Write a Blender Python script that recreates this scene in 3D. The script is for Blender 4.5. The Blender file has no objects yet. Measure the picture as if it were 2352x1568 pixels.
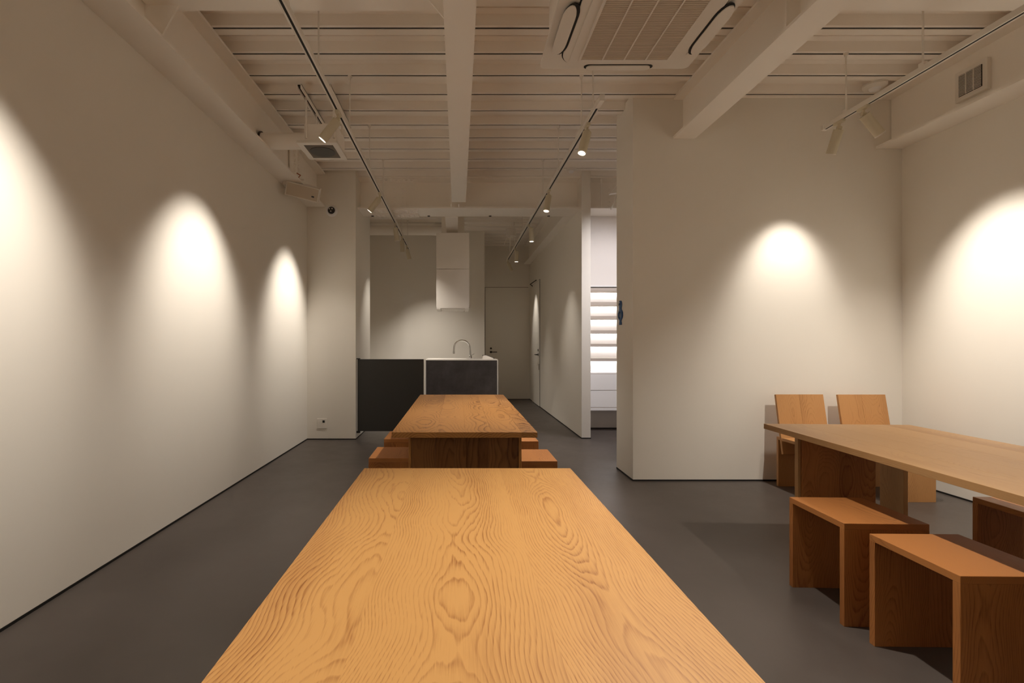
import bpy, bmesh, math, random
from mathutils import Vector, Matrix, Euler
random.seed(7)
sc = bpy.context.scene
COL = sc.collection
PI = math.pi

# ------------------------------------------------------------------ camera
F = 1111.0
cam_d = bpy.data.cameras.new('camera')
cam_d.sensor_width = 36.0
cam_d.lens = 36.0 * F / 2352.0
cam_d.shift_x = (1176 - 1052) / 2352.0
cam_d.shift_y = (792 - 784) / 2352.0
cam_d.clip_start = 0.02
cam = bpy.data.objects.new('camera', cam_d)
cam.location = (0, 0, 1.2)
cam.rotation_euler = (PI / 2, 0, 0)
COL.objects.link(cam)
sc.camera = cam

# ------------------------------------------------------------------ world / exposure
w = bpy.data.worlds.new('world')
sc.world = w
w.use_nodes = True
w.node_tree.nodes['Background'].inputs[0].default_value = (0.5, 0.42, 0.33, 1)
w.node_tree.nodes['Background'].inputs[1].default_value = 0.02
sc.view_settings.view_transform = 'Standard'
sc.view_settings.look = 'None'
sc.view_settings.gamma = 1
sc.view_settings.use_curve_mapping = False
sc.view_settings.exposure = 0.96
sc.cycles.use_denoising = True
sc.cycles.max_bounces = 16
sc.cycles.diffuse_bounces = 12
sc.cycles.glossy_bounces = 6
sc.cycles.sample_clamp_indirect = 8.0

# lamp constants: tuned here only
WARM = (1.0, 0.91, 0.80)
COOL = (1.0, 0.95, 0.97)
WALL_W = 62.0      # wall washers
DOWN_W = 62.0      # spots aimed down


def spot(name, loc, target, watt, half=27, blend=0.9, col=WARM, size=0.025, parent=None):
    d = bpy.data.lights.new(name, 'SPOT')
    d.energy = watt
    d.spot_size = math.radians(half * 2)
    d.spot_blend = blend
    d.color = col
    d.shadow_soft_size = size
    o = bpy.data.objects.new(name, d)
    o.location = loc
    dirv = (Vector(target) - Vector(loc)).normalized()
    o.rotation_euler = dirv.to_track_quat('-Z', 'Y').to_euler()
    COL.objects.link(o)
    return o


def washer(loc, axis, watt, half=27, spill=.52, tilt=.55):
    """one reflector lamp: bright core and a weak wide spill a little steeper"""
    loc = Vector(loc)
    d = Vector(axis).normalized()
    spot('track_or_fill_lamp', loc, loc + d, watt, half, .9)
    d2 = (d + Vector((0, 0, -tilt))).normalized()
    spot('track_or_fill_lamp', loc, loc + d2, watt * spill, 40, 1.0)


# lamps outside the frame: track spots, and fill lamps added for bounce light
washer((-.98, 1.74, 2.72), (-.62, 0, -.79), WALL_W * 1.0, 30)
washer((-.98, -.1, 2.72), (-.64, 0, -.77), WALL_W, 27)
spot('track_or_fill_lamp', (-.6, -1.6, 2.80), (-.6, -2.58, 1.6), WALL_W * 0.4, 50, 1.0)  # added fill: washes the unseen rear wall for ambient bounce
spot('track_or_fill_lamp', (1.2, -1.6, 2.80), (1.2, -2.58, 1.6), WALL_W * 0.4, 50, 1.0)  # second fill lamp added on the rear wall
spot('track_or_fill_lamp', (2.9, -1.2, 2.80), (3.5, -2.0, 1.6), WALL_W * 0.4, 50, 1.0)  # fill lamp added to brighten the rear corner
spot('track_or_fill_lamp', (1.03, 2.24, 2.84), (1.15, 1.35, 0.7), DOWN_W * 1.9, 42, 1.0)
spot('track_or_fill_lamp', (-.78, .85, 2.80), (-.1, .85, 0.7), DOWN_W * 1.0, 33, 1.0)
spot('track_or_fill_lamp', (2.90, 2.0, 2.80), (3.0, 3.1, 0.6), DOWN_W * 1.3, 42, 1.0)
washer((3.0, 1.6, 2.72), (.64, 0, -.77), WALL_W, 27)  # added to light the unseen stretch of right wall for bounce
spot('track_or_fill_lamp', (1.0, 0.0, 2.80), (1.8, -0.6, 0.7), DOWN_W * .5, 40, 1.0)
# lamps of the bright shelf room
spot('track_or_fill_lamp', (2.3, 5.3, 2.9), (1.95, 6.65, 1.5), 42, 50, 1.0, COOL)
spot('track_or_fill_lamp', (2.9, 5.4, 2.9), (1.7, 6.1, 0.6), 60, 40, 1.0, COOL)

# ------------------------------------------------------------------ node helpers


def newmat(name):
    m = bpy.data.materials.new(name)
    m.use_nodes = True
    return m, m.node_tree, m.node_tree.nodes['Principled BSDF']


def lk(nt, a, b):
    nt.links.new(a, b)


def math_node(nt, op, a, b=None, c=None):
    n = nt.nodes.new('ShaderNodeMath')
    n.operation = op
    for i, v in enumerate((a, b, c)):
        if v is None:
            continue
        if isinstance(v, (int, float)):
            n.inputs[i].default_value = v
        else:
            lk(nt, v, n.inputs[i])
    return n.outputs[0]


def noise(nt, vec, scale, detail=3, rough=.5):
    n = nt.nodes.new('ShaderNodeTexNoise')
    n.inputs['Scale'].default_value = scale
    n.inputs['Detail'].default_value = detail
    n.inputs['Roughness'].default_value = rough
    lk(nt, vec, n.inputs['Vector'])
    return n.outputs['Fac']


def paint(name, col, rough=.85, var=.03, bump=.02, scale=2.0, metallic=0):
    m, nt, b = newmat(name)
    tc = nt.nodes.new('ShaderNodeTexCoord')
    f = noise(nt, tc.outputs['Object'], scale, 4)
    mix = nt.nodes.new('ShaderNodeMix')
    mix.data_type = 'RGBA'
    mix.inputs[6].default_value = (*[c * (1 - var) for c in col], 1)
    mix.inputs[7].default_value = (*[min(1, c * (1 + var)) for c in col], 1)
    lk(nt, f, mix.inputs[0])
    lk(nt, mix.outputs[2], b.inputs['Base Color'])
    b.inputs['Roughness'].default_value = rough
    b.inputs['Metallic'].default_value = metallic
    if bump:
        f2 = noise(nt, tc.outputs['Object'], 160, 2)
        bp = nt.nodes.new('ShaderNodeBump')
        bp.inputs['Strength'].default_value = bump
        bp.inputs['Distance'].default_value = .002
        lk(nt, f2, bp.inputs['Height'])
        lk(nt, bp.outputs[0], b.inputs['Normal'])
    return m


def emit(name, col, s):
    m, nt, b = newmat(name)
    b.inputs['Base Color'].default_value = (*col, 1)
    b.inputs['Emission Color'].default_value = (*col, 1)
    b.inputs['Emission Strength'].default_value = s
    return m


def wood(name, light, dark, freq=95, contrast=1.0, rough=.45, varamt=.16):
    """grain runs along the local Y axis; object colour holds (pith offset, pith depth, tone)"""
    m, nt, b = newmat(name)
    tc = nt.nodes.new('ShaderNodeTexCoord')
    oi = nt.nodes.new('ShaderNodeObjectInfo')
    sepc = nt.nodes.new('ShaderNodeSeparateColor')
    lk(nt, oi.outputs['Color'], sepc.inputs[0])
    sep = nt.nodes.new('ShaderNodeSeparateXYZ')
    lk(nt, tc.outputs['Object'], sep.inputs[0])
    x, y, z = sep.outputs
    off = math_node(nt, 'MULTIPLY', oi.outputs['Random'], 61.0)

    def vec(sx, sy, sz, add=0.0):
        c = nt.nodes.new('ShaderNodeCombineXYZ')
        lk(nt, math_node(nt, 'MULTIPLY_ADD', x, sx, off), c.inputs[0])
        lk(nt, math_node(nt, 'MULTIPLY_ADD', y, sy, add), c.inputs[1])
        lk(nt, math_node(nt, 'MULTIPLY', z, sz), c.inputs[2])
        return c.outputs[0]
    n1 = noise(nt, vec(1.6, 1.5, 1.6, 3.0), 1.0, 2)            # slow sway of the pith across
    n2 = noise(nt, vec(.5, 1.3, .5, 9.0), 1.0, 1.5)            # slow change of pith depth
    n3 = noise(nt, vec(20, 2.6, 20, 1.0), 1.0, 3)              # small wobble of the rings
    cx = math_node(nt, 'MULTIPLY_ADD', math_node(nt, 'SUBTRACT', sepc.outputs[0], .5), 1.0, 0.0)
    xx = math_node(nt, 'SUBTRACT', x, cx)
    xx = math_node(nt, 'ADD', xx, math_node(nt, 'MULTIPLY', math_node(nt, 'SUBTRACT', n1, .5), .16))
    dd = math_node(nt, 'ADD', sepc.outputs[1], math_node(nt, 'MULTIPLY', math_node(nt, 'SUBTRACT', n2, .5), .26))
    dd = math_node(nt, 'ADD', dd, z)
    r = math_node(nt, 'SQRT', math_node(nt, 'ADD', math_node(nt, 'MULTIPLY', xx, xx), math_node(nt, 'MULTIPLY', dd, dd)))
    r = math_node(nt, 'ADD', r, math_node(nt, 'MULTIPLY', math_node(nt, 'SUBTRACT', n3, .5), .016))
    ring = math_node(nt, 'FRACT', math_node(nt, 'MULTIPLY', r, freq))
    ramp = nt.nodes.new('ShaderNodeValToRGB')
    e = ramp.color_ramp.elements
    e[0].position = 0.0
    e[0].color = (0, 0, 0, 1)
    e[1].position = 1.0
    e[1].color = (0.15, .15, .15, 1)
    for p, v in ((.35, .10), (.62, .35), (.84, 1.0), (.90, .9)):
        q = e.new(p)
        q.color = (v, v, v, 1)
    lk(nt, ring, ramp.inputs[0])
    fine = noise(nt, vec(420, 16, 420, 2.0), 1.0, 2, .6)        # pores
    broad = noise(nt, vec(5, .9, 5, 5.0), 1.0, 2)
    finec = math_node(nt, 'MULTIPLY', math_node(nt, 'SUBTRACT', fine, .5), 1.1)
    fac = math_node(nt, 'MULTIPLY', ramp.outputs[0], math_node(nt, 'ADD', math_node(nt, 'MULTIPLY', fine, 1.1), -.08))
    mask = noise(nt, vec(9, 1.6, 9, 7.0), 1.0, 3)
    mask = math_node(nt, 'MULTIPLY_ADD', mask, 2.2, -.25)
    fac = math_node(nt, 'MULTIPLY', fac, math_node(nt, 'MAXIMUM', mask, .15))
    fac = math_node(nt, 'MULTIPLY', fac, contrast)
    fac = math_node(nt, 'ADD', fac, math_node(nt, 'MULTIPLY', finec, .35))
    fac = math_node(nt, 'ADD', fac, math_node(nt, 'MULTIPLY', math_node(nt, 'SUBTRACT', broad, .5), 1.3))
    fac = math_node(nt, 'ADD', fac, math_node(nt, 'SUBTRACT', sepc.outputs[2], .5))
    clampn = nt.nodes.new('ShaderNodeClamp')
    lk(nt, fac, clampn.inputs[0])
    mix = nt.nodes.new('ShaderNodeMix')
    mix.data_type = 'RGBA'
    mix.inputs[6].default_value = (*light, 1)
    mix.inputs[7].default_value = (*dark, 1)
    lk(nt, clampn.outputs[0], mix.inputs[0])
    lk(nt, mix.outputs[2], b.inputs['Base Color'])
    b.inputs['Roughness'].default_value = rough
    b.inputs['Specular IOR Level'].default_value = .35
    bp = nt.nodes.new('ShaderNodeBump')
    bp.inputs['Strength'].default_value = .12
    bp.inputs['Distance'].default_value = .001
    lk(nt, math_node(nt, 'SUBTRACT', 1.0, fac), bp.inputs['Height'])
    lk(nt, bp.outputs[0], b.inputs['Normal'])
    return m


M = {}
M['wall'] = paint('wall_paint', (.81, .775, .71), .9, .015, .02)
M['shelf_wall'] = paint('shelf_room_paint', (.82, .78, .75), .9, .015, .02)
M['steel'] = paint('painted_steel', (.91, .87, .81), .6, .02, .01)
M['deck'] = paint('painted_deck', (.90, .855, .795), .6, .012, 0, 2)
M['plastic'] = paint('white_plastic', (.78, .74, .68), .45, .01, 0)
M['cream'] = paint('cream_enamel', (.62, .56, .42), .4, .01, 0)
M['acgrille'] = paint('cassette_grille', (.58, .50, .40), .7, .03, 0)
M['black'] = paint('black_shadow_strip', (.006, .005, .004), .7, .05, 0)
M['blackp'] = paint('black_plastic', (.012, .012, .012), .3, .05, 0)
M['grille'] = paint('grey_grille', (.16, .135, .11), .7, .05, .05)
M['gate'] = paint('charcoal_panel', (.034, .033, .030), .45, .08, .01, 1.5)
M['acback'] = paint('cassette_filter', (.24, .20, .15), .8, .03, 0)
M['tan'] = paint('tan_shelf_edge', (.46, .40, .35), .6, .01, 0)
M['white'] = paint('white_laminate', (.86, .85, .85), .5, .01, 0)
M['handle'] = paint('dark_bronze_metal', (.05, .045, .04), .35, .05, 0, 2, .8)
M['blue'] = paint('blue_glaze', (.025, .085, .23), .25, .3, .02, 25)
M['orange'] = paint('orange_cable', (.35, .09, .03), .5, .05, 0)
M['lens'] = emit('lamp_lens', (1, .93, .82), 9.0)
M['led'] = emit('led_strip', (1, .97, .95), 10.0)
m, nt, b = newmat('chrome')
b.inputs['Base Color'].default_value = (.75, .75, .75, 1)
b.inputs['Metallic'].default_value = 1
b.inputs['Roughness'].default_value = .08
M['chrome'] = m

# dark trowelled stone of the counter front
m, nt, b = newmat('dark_stone')
tc = nt.nodes.new('ShaderNodeTexCoord')
f = noise(nt, tc.outputs['Object'], 4, 6, .65)
rp = nt.nodes.new('ShaderNodeValToRGB')
rp.color_ramp.elements[0].position = .35
rp.color_ramp.elements[0].color = (.045, .038, .036, 1)
rp.color_ramp.elements[1].position = .7
rp.color_ramp.elements[1].color = (.085, .075, .074, 1)
lk(nt, f, rp.inputs[0])
lk(nt, rp.outputs[0], b.inputs['Base Color'])
b.inputs['Roughness'].default_value = .55
M['stone'] = m

# floor
m, nt, b = newmat('dark_concrete_floor')
tc = nt.nodes.new('ShaderNodeTexCoord')
f1 = noise(nt, tc.outputs['Object'], .9, 5, .6)
f2 = noise(nt, tc.outputs['Object'], 5, 8, .7)
add = math_node(nt, 'ADD', math_node(nt, 'MULTIPLY', f1, .6), math_node(nt, 'MULTIPLY', f2, .4))
rp = nt.nodes.new('ShaderNodeValToRGB')
rp.color_ramp.elements[0].position = .35
rp.color_ramp.elements[0].color = (.072, .059, .051, 1)
rp.color_ramp.elements[1].position = .65
rp.color_ramp.elements[1].color = (.106, .089, .079, 1)
lk(nt, add, rp.inputs[0])
lk(nt, rp.outputs[0], b.inputs['Base Color'])
rr = math_node(nt, 'MULTIPLY_ADD', f2, .25, .30)
lk(nt, rr, b.inputs['Roughness'])
b.inputs['Specular IOR Level'].default_value = .4
bp = nt.nodes.new('ShaderNodeBump')
bp.inputs['Strength'].default_value = .08
bp.inputs['Distance'].default_value = .004
lk(nt, f2, bp.inputs['Height'])
lk(nt, bp.outputs[0], b.inputs['Normal'])
M['floor'] = m

M['oak'] = wood('light_oak', (.61, .325, .105), (.29, .105, .024), 190, 1.15)
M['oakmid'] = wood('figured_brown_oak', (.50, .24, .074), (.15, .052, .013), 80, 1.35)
M['legwood_shaded'] = wood('shaded_leg_oak', (.26, .115, .036), (.09, .03, .008), 90, 1.0)  # table oak darkened: shade on the leg fronts is in this colour
M['oak2'] = wood('brown_oak', (.45, .215, .066), (.17, .062, .015), 180, .85)
M['oak3'] = wood('pale_oak', (.46, .265, .115), (.25, .115, .038), 190, .7)
M['chairwood'] = wood('amber_oak', (.50, .255, .095), (.24, .095, .026), 160, .8)
M['stoolwood'] = wood('red_brown_oak', (.50, .205, .062), (.14, .038, .009), 150, .75)

# ------------------------------------------------------------------ geometry helpers


def link(o, parent=None):
    COL.objects.link(o)
    if parent is not None:
        o.parent = parent
    return o


def mkobj(name, bm, mat, parent=None, smooth=False):
    me = bpy.data.meshes.new(name)
    bmesh.ops.recalc_face_normals(bm, faces=bm.faces)
    bm.to_mesh(me)
    bm.free()
    if smooth:
        for p in me.polygons:
            p.use_smooth = True
        try:
            me.set_sharp_from_angle(angle=math.radians(40))
        except Exception:
            pass
    me.materials.append(mat)
    o = bpy.data.objects.new(name, me)
    return link(o, parent)


def wp(parent):
    """world position of an (unrotated) parent chain"""
    v = Vector((0, 0, 0))
    while parent is not None:
        v += Vector(parent.location)
        parent = parent.parent
    return v


def addbox(bm, x0, x1, y0, y1, z0, z1, bev=0):
    r = bmesh.ops.create_cube(bm, size=1)
    vs = r['verts']
    bmesh.ops.scale(bm, verts=vs, vec=(abs(x1 - x0), abs(y1 - y0), abs(z1 - z0)))
    bmesh.ops.translate(bm, verts=vs, vec=((x0 + x1) / 2, (y0 + y1) / 2, (z0 + z1) / 2))
    if bev:
        es = list({e for v in vs for e in v.link_edges})
        bmesh.ops.bevel(bm, geom=es, offset=bev, segments=2, affect='EDGES', profile=.5)


def box(name, x0, x1, y0, y1, z0, z1, mat, parent=None, bev=0):
    """world coordinates; the object's origin is the box centre"""
    c = Vector(((x0 + x1) / 2, (y0 + y1) / 2, (z0 + z1) / 2))
    bm = bmesh.new()
    addbox(bm, x0 - c.x, x1 - c.x, y0 - c.y, y1 - c.y, z0 - c.z, z1 - c.z, bev)
    o = mkobj(name, bm, mat, parent)
    o.location = c - wp(parent)
    return o


def addcyl(bm, p0, p1, r, seg=16, r2=None, caps=True):
    p0, p1 = Vector(p0), Vector(p1)
    d = p1 - p0
    q = d.to_track_quat('Z', 'Y').to_matrix().to_4x4()
    mt = Matrix.Translation((p0 + p1) / 2) @ q
    bmesh.ops.create_cone(bm, cap_ends=caps, segments=seg, radius1=r, radius2=r if r2 is None else r2, depth=d.length, matrix=mt)


def cyl(name, p0, p1, r, mat, parent=None, seg=16, r2=None):
    c = (Vector(p0) + Vector(p1)) / 2
    bm = bmesh.new()
    addcyl(bm, Vector(p0) - c, Vector(p1) - c, r, seg, r2)
    o = mkobj(name, bm, mat, parent, True)
    o.location = c - wp(parent)
    return o


def tube(name, pts, r, mat, parent=None, seg=12):
    """swept tube through world points"""
    pts = [Vector(p) for p in pts]
    org = pts[0].copy()
    bm = bmesh.new()
    rings = []
    for i, p in enumerate(pts):
        t = (pts[min(i + 1, len(pts) - 1)] - pts[max(i - 1, 0)]).normalized()
        a = t.cross(Vector((0.13, 1, 0.07))).normalized()
        bb = t.cross(a).normalized()
        rings.append([bm.verts.new(p - org + r * (math.cos(2 * PI * k / seg) * a + math.sin(2 * PI * k / seg) * bb)) for k in range(seg)])
    for i in range(len(rings) - 1):
        for k in range(seg):
            bm.faces.new((rings[i][k], rings[i][(k + 1) % seg], rings[i + 1][(k + 1) % seg], rings[i + 1][k]))
    bm.faces.new(rings[0][::-1])
    bm.faces.new(rings[-1])
    o = mkobj(name, bm, mat, parent, True)
    o.location = org - wp(parent)
    return o


def prism(name, pts, h, mat, parent=None, axis='Z', at=0.0, origin=None, bev=0):
    """extrude a 2-D outline. axis Z: pts=(x,y), from z=at up by h; axis X: pts=(y,z); axis Y: pts=(x,z)"""
    def to3(p, t):
        if axis == 'Z':
            return Vector((p[0], p[1], t))
        if axis == 'X':
            return Vector((t, p[0], p[1]))
        return Vector((p[0], t, p[1]))
    n = len(pts)
    c = sum((to3(p, at) for p in pts), Vector()) / n
    bm = bmesh.new()
    a = [bm.verts.new(to3(p, at) - c) for p in pts]
    bb = [bm.verts.new(to3(p, at + h) - c) for p in pts]
    bm.faces.new(a[::-1])
    bm.faces.new(bb)
    for i in range(n):
        bm.faces.new((a[i], a[(i + 1) % n], bb[(i + 1) % n], bb[i]))
    o = mkobj(name, bm, mat, parent)
    o.location = c - wp(parent)
    return o


def rrect(x0, x1, y0, y1, r, seg=8):
    out = []
    for cx, cy, a0 in ((x1 - r, y1 - r, 0), (x0 + r, y1 - r, 90), (x0 + r, y0 + r, 180), (x1 - r, y0 + r, 270)):
        for k in range(seg + 1):
            a = math.radians(a0 + 90 * k / seg)
            out.append((cx + r * math.cos(a), cy + r * math.sin(a)))
    return out


def struct(o, label=None):
    o['kind'] = 'structure'
    if label:
        o['label'] = label
    return o


def thing(name, label, cat, loc=(0, 0, 0), group=None, rotz=0):
    o = bpy.data.objects.new(name, None)
    o.empty_display_size = .1
    o.location = loc
    o.rotation_euler = (0, 0, rotz)
    COL.objects.link(o)
    o['label'] = label
    o['category'] = cat
    if group:
        o['group'] = group
    return o


def tag(o, label, cat, group=None):
    o['label'] = label
    o['category'] = cat
    if group:
        o['group'] = group
    return o


# ------------------------------------------------------------------ room shell
ZC = 3.38          # underside of the deck
XL, XR = -1.915, 3.92
YF = 10.66

struct(box('floor', XL - .2, XR + .3, -2.7, 11.0, -.12, 0, M['floor']), 'dark grey brown trowelled concrete floor')
struct(box('wall_left', XL - .12, XL, -2.6, 9.3, 0, 3.485, M['wall']), 'long off-white plaster wall with three tall pools of light')
struct(box('wall_right', XR, XR + .12, -2.6, 6.65, 0, 3.485, M['wall']), 'off-white plaster wall beside the long wide table')
struct(box('wall_rear', XL - .1, XR + .1, -2.7, -2.58, 0, 3.485, M['wall']))
# pier and front wall of the seating bay
bm = bmesh.new()
out = [(1.545, 4.27), (XR + .02, 4.27), (XR + .02, 4.40), (1.76, 4.40), (1.76, 4.71), (1.545, 4.71)]
fw = prism('wall_front', out, 3.43, M['wall'])
struct(fw, 'off-white wall with one round-topped pool of light behind two wooden chairs')
bm.free()
struct(box('pillar', XL, -1.299, 6.14, 7.14, 0, 3.43, M['wall']), 'off-white boxed pillar beside the charcoal gate')
struct(box('wall_kitchen', XL - .1, .51, 9.3, 9.42, 0, 3.485, M['wall']), 'plain wall behind the kitchen counter')
struct(box('wall_kitchen_return', .40, .51, 9.42, YF, 0, 3.485, M['wall']))
struct(box('wall_far', .40, 1.72, YF, YF + .12, 0, 3.50, M['wall']), 'dim wall with a flush door at the end of the passage')
struct(box('wall_passage', 1.585, 1.70, 6.2, YF + .02, 0, 3.43, M['wall']), 'long passage wall with a flush door near its far end')

# wall feet: thin black strips painting in the shadow gap
BB = []


def base(name, x0, x1, y0, y1):
    struct(box(name, x0, x1, y0, y1, 0, .013, M['black']))


base('gap_shade_left', XL, XL + .004, -2.6, 6.14)
base('gap_shade_right', XR - .004, XR, -2.6, 4.27)
base('gap_shade_front', 1.541, XR, 4.266, 4.27)
base('gap_shade_pier', 1.541, 1.545, 4.27, 4.71)
base('gap_shade_pillar', XL, -1.295, 6.136, 6.14)
base('gap_shade_pillar_side', -1.299, -1.295, 6.14, 7.14)
base('gap_shade_passage', 1.581, 1.585, 6.2, YF)
base('gap_shade_passage_end', 1.581, 1.704, 6.196, 6.2)
base('gap_shade_far', .51, 1.585, YF - .004, YF)

# deck ceiling: one child per pressed sheet
P = .2935
y_start = 3.334 - P * 20
prof = [(.010, 0), (.24 * P, 0), (.29 * P, .066), (.58 * P, .066), (.585 * P, .088), (.625 * P, .088), (.63 * P, .066), (.82 * P, .066), (.89 * P, 0), (P - .010, 0)]
ceil = struct(box('ceiling', XL - .12, XR + .12, -2.7, 11.0, ZC + .105, ZC + .2, M['deck']), 'cream painted corrugated metal deck ceiling')
bm = bmesh.new()
x0, x1 = XL - .1, XR + .1
t = .006
lo0 = [bm.verts.new((x0, y, z)) for y, z in prof]
lo1 = [bm.verts.new((x1, y, z)) for y, z in prof]
up0 = [bm.verts.new((x0, y, z + t)) for y, z in prof]
up1 = [bm.verts.new((x1, y, z + t)) for y, z in prof]
for i in range(len(prof) - 1):
    bm.faces.new((lo0[i], lo0[i + 1], lo1[i + 1], lo1[i]))
    bm.faces.new((up0[i], up1[i], up1[i + 1], up0[i + 1]))
bm.faces.new((lo0[0], lo1[0], up1[0], up0[0]))
bm.faces.new((lo0[-1], up0[-1], up1[-1], lo1[-1]))
first = mkobj('deck_sheet', bm, M['deck'], ceil)
me_deck = first.data
n = 0
while y_start + n * P < 10.9:
    o = first if n == 0 else link(bpy.data.objects.new('deck_sheet', me_deck), ceil)
    o.location = Vector((0, y_start + n * P, ZC)) - wp(ceil)
    box('joint_strip', XL - .1, XR + .1, y_start + n * P - .014, y_start + n * P + .014, ZC + .007, ZC + .010, M['black'], ceil)
    n += 1


def ibeam(name, axis, c, hw, a0, a1, zb, zt, label=None, wt=.02, ft=.018):
    """rolled steel beam: bottom flange, web, top flange in one mesh"""
    bm = bmesh.new()
    for u0, u1, z0, z1 in ((c - hw, c + hw, zb, zb + ft), (c - wt / 2, c + wt / 2, zb + ft, zt - ft), (c - hw, c + hw, zt - ft, zt)):
        if axis == 'Y':
            addbox(bm, u0, u1, a0, a1, z0, z1)
        else:
            addbox(bm, a0, a1, u0, u1, z0, z1)
    o = mkobj(name, bm, M['steel'])
    return struct(o, label)


bl = ibeam('beam', 'Y', -1.80, .1145, -2.6, 6.135, 2.95, 3.378, 'painted steel beam along the top of the lit wall')
bc = ibeam('beam', 'Y', .01, .088, -2.6, 6.12, 3.006, 3.378, 'slender painted steel beam down the middle of the ceiling')
br = ibeam('beam', 'Y', 1.992, .098, -2.6, 4.265, 3.018, 3.378, 'painted steel beam running into the wall between track lights')
be = ibeam('beam', 'Y', 3.83, .15, -2.6, 4.265, 2.93, 3.378, 'deep steel beam over the wall vent')
# trim the outer flange of the edge beam so that it dies in the wall
bg = ibeam('beam', 'X', 6.45, .20, -1.299, 3.9, 2.966, 3.378, 'cross girder with bolted splice in front of the kitchen')
bp_ = ibeam('beam', 'Y', 1.56, .115, 6.66, 10.6, 2.966, 3.378, 'steel beam above the passage wall')
bk = ibeam('beam', 'Y', -.09, .088, 6.66, 7.62, 2.96, 3.378, 'short steel beam above the cooker hood')
b1 = ibeam('beam', 'X', 2.73, .08, -1.78, .0, 3.14, 3.378, 'shallow cross beam at the near end of the deck, lit wall side')
b2 = ibeam('beam', 'X', 2.73, .08, 2.0, 3.82, 3.14, 3.378, 'shallow cross beam at the near end of the deck, vent side')
# fillers of the outer web side next to the walls
# haunch plates and stiffeners
prism('haunch_plate', [(-1.79, 2.97), (-1.69, 2.97), (-1.595, 3.14), (-1.595, 3.36), (-1.79, 3.36)], .012, M['steel'], bl, 'Y', 2.76)
prism('haunch_plate', [(0, 3.024), (-.078, 3.024), (-.175, 3.14), (-.175, 3.36), (0, 3.36)], .012, M['steel'], bc, 'Y', 2.70)
prism('stiffener_plate', [(1.90, 3.03), (1.985, 3.03), (1.985, 3.36), (1.90, 3.36)], .012, M['steel'], br, 'Y', 2.80)
# posts between centre beam and girder
box('end_plate', -.095, -.083, 6.12, 6.25, 2.98, 3.36, M['steel'], bc)
box('end_plate', .003, .015, 6.12, 6.25, 2.98, 3.36, M['steel'], bc)


def bolts(parent, pts, axis, r=.014, h=.018):
    bm = bmesh.new()
    for p in pts:
        p = Vector(p)
        d = Vector((1, 0, 0)) if axis == 'X' else (Vector((0, -1, 0)) if axis == '-Y' else Vector((0, 0, -1)))
        addcyl(bm, p, p + d * h, r, 6)
        addcyl(bm, p, p + d * h * .3, r * 1.5, 12)
    o = mkobj('bolt_cluster', bm, M['steel'], parent, False)
    o.location = -wp(parent)
    o['kind'] = 'stuff'
    return o


# girder splice, left of the centre beam
box('splice_plate', -.90, -.69, 6.428, 6.44, 3.0, 3.34, M['steel'], bg)
bolts(bg, [(-.845 + .1 * i, 6.428, 3.05 + .058 * k) for i in (0, 1) for k in range(5)], '-Y')
box('splice_plate', -1.14, -.53, 6.262, 6.41, 2.950, 2.966, M['steel'], bg)
box('splice_plate', -1.14, -.53, 6.49, 6.64, 2.950, 2.966, M['steel'], bg)
bolts(bg, [(-1.10 + .065 * i, 6.30 + .07 * k + (.19 if k > 1 else 0) - (.14 if k > 1 else 0), 2.95) for i in range(9) for k in range(2)], '-Z')
bolts(bg, [(-1.10 + .065 * i, 6.53 + .07 * k, 2.95) for i in range(9) for k in range(2)], '-Z')
box('splice_plate', -1.14, -.53, 6.262, 6.41, 3.352, 3.36, M['steel'], bg)
bolts(bg, [(-1.0 + .065 * i, 6.30, 3.352) for i in range(7)], '-Z')
# holes with plugs seen under the girder
for px in (-1.17, -.40, .44, 1.24):
    cyl('bolt_plug', (px, 6.62, 2.966), (px, 6.62, 2.958), .018, M['handle'], bg)
# girder continuation over the shelf room
cyl('stiffener_post', (1.865, 6.30, 2.985), (1.865, 6.30, 3.36), .010, M['steel'], bg, 10)
bolts(bg, [(2.02, 6.44, 3.05 + .058 * k) for k in range(5)], '-Y')
# left beam splice above the speaker
box('splice_plate', -1.78, -1.768, 5.1, 5.5, 2.99, 3.35, M['steel'], bl)
bolts(bl, [(-1.768, 5.22 + .12 * i, 3.03 + .055 * k) for i in (0, 1) for k in range(6)], 'X')

# kitchen duct under the deck
dz = 3.235
pts = [(-1.85, 8.6, dz), (-.55, 8.6, dz)] + [(-.55 + .30 * math.sin(a), 8.6 + .30 * (1 - math.cos(a)) * .9, dz + .02 * (1 - math.cos(a))) for a in [PI / 2 * k / 8 for k in range(1, 9)]] + [(-.25, 9.3, dz + .03)]
du = thing('round_duct', 'round painted duct under the deck behind the cooker hood', 'duct', (-1.85, 8.6, dz))
tube('duct_pipe', pts, .085, M['steel'], du, 20)
for px in (-1.05, -.42):
    tube('hanger_strap', [(px, 8.60, ZC), (px, 8.60, dz + .08)], .008, M['steel'], du, 8)

# ------------------------------------------------------------------ doors


def lever(parent, p, n, along, lock=None, lockplate=None):
    """p on the door face, n outward normal, along = lever direction"""
    p, n_, al = Vector(p), Vector(n), Vector(along)
    h = cyl('lever_handle', p, p + n_ * .05, .011, M['handle'], parent)
    cyl('rose', p, p + n_ * .010, .026, M['handle'], parent)
    cyl('lever_arm', p + n_ * .05, p + n_ * .05 + al * .13, .009, M['handle'], parent)
    if lock:
        q = Vector(lock)
        cyl('lock_cylinder', q, q + n_ * .012, .022, M['handle'], parent)


d1 = struct(box('door_1', .60, 1.55, YF - .012, YF + .02, .012, 2.465, M['wall']), 'flush off-white door at the end of the passage')
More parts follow.
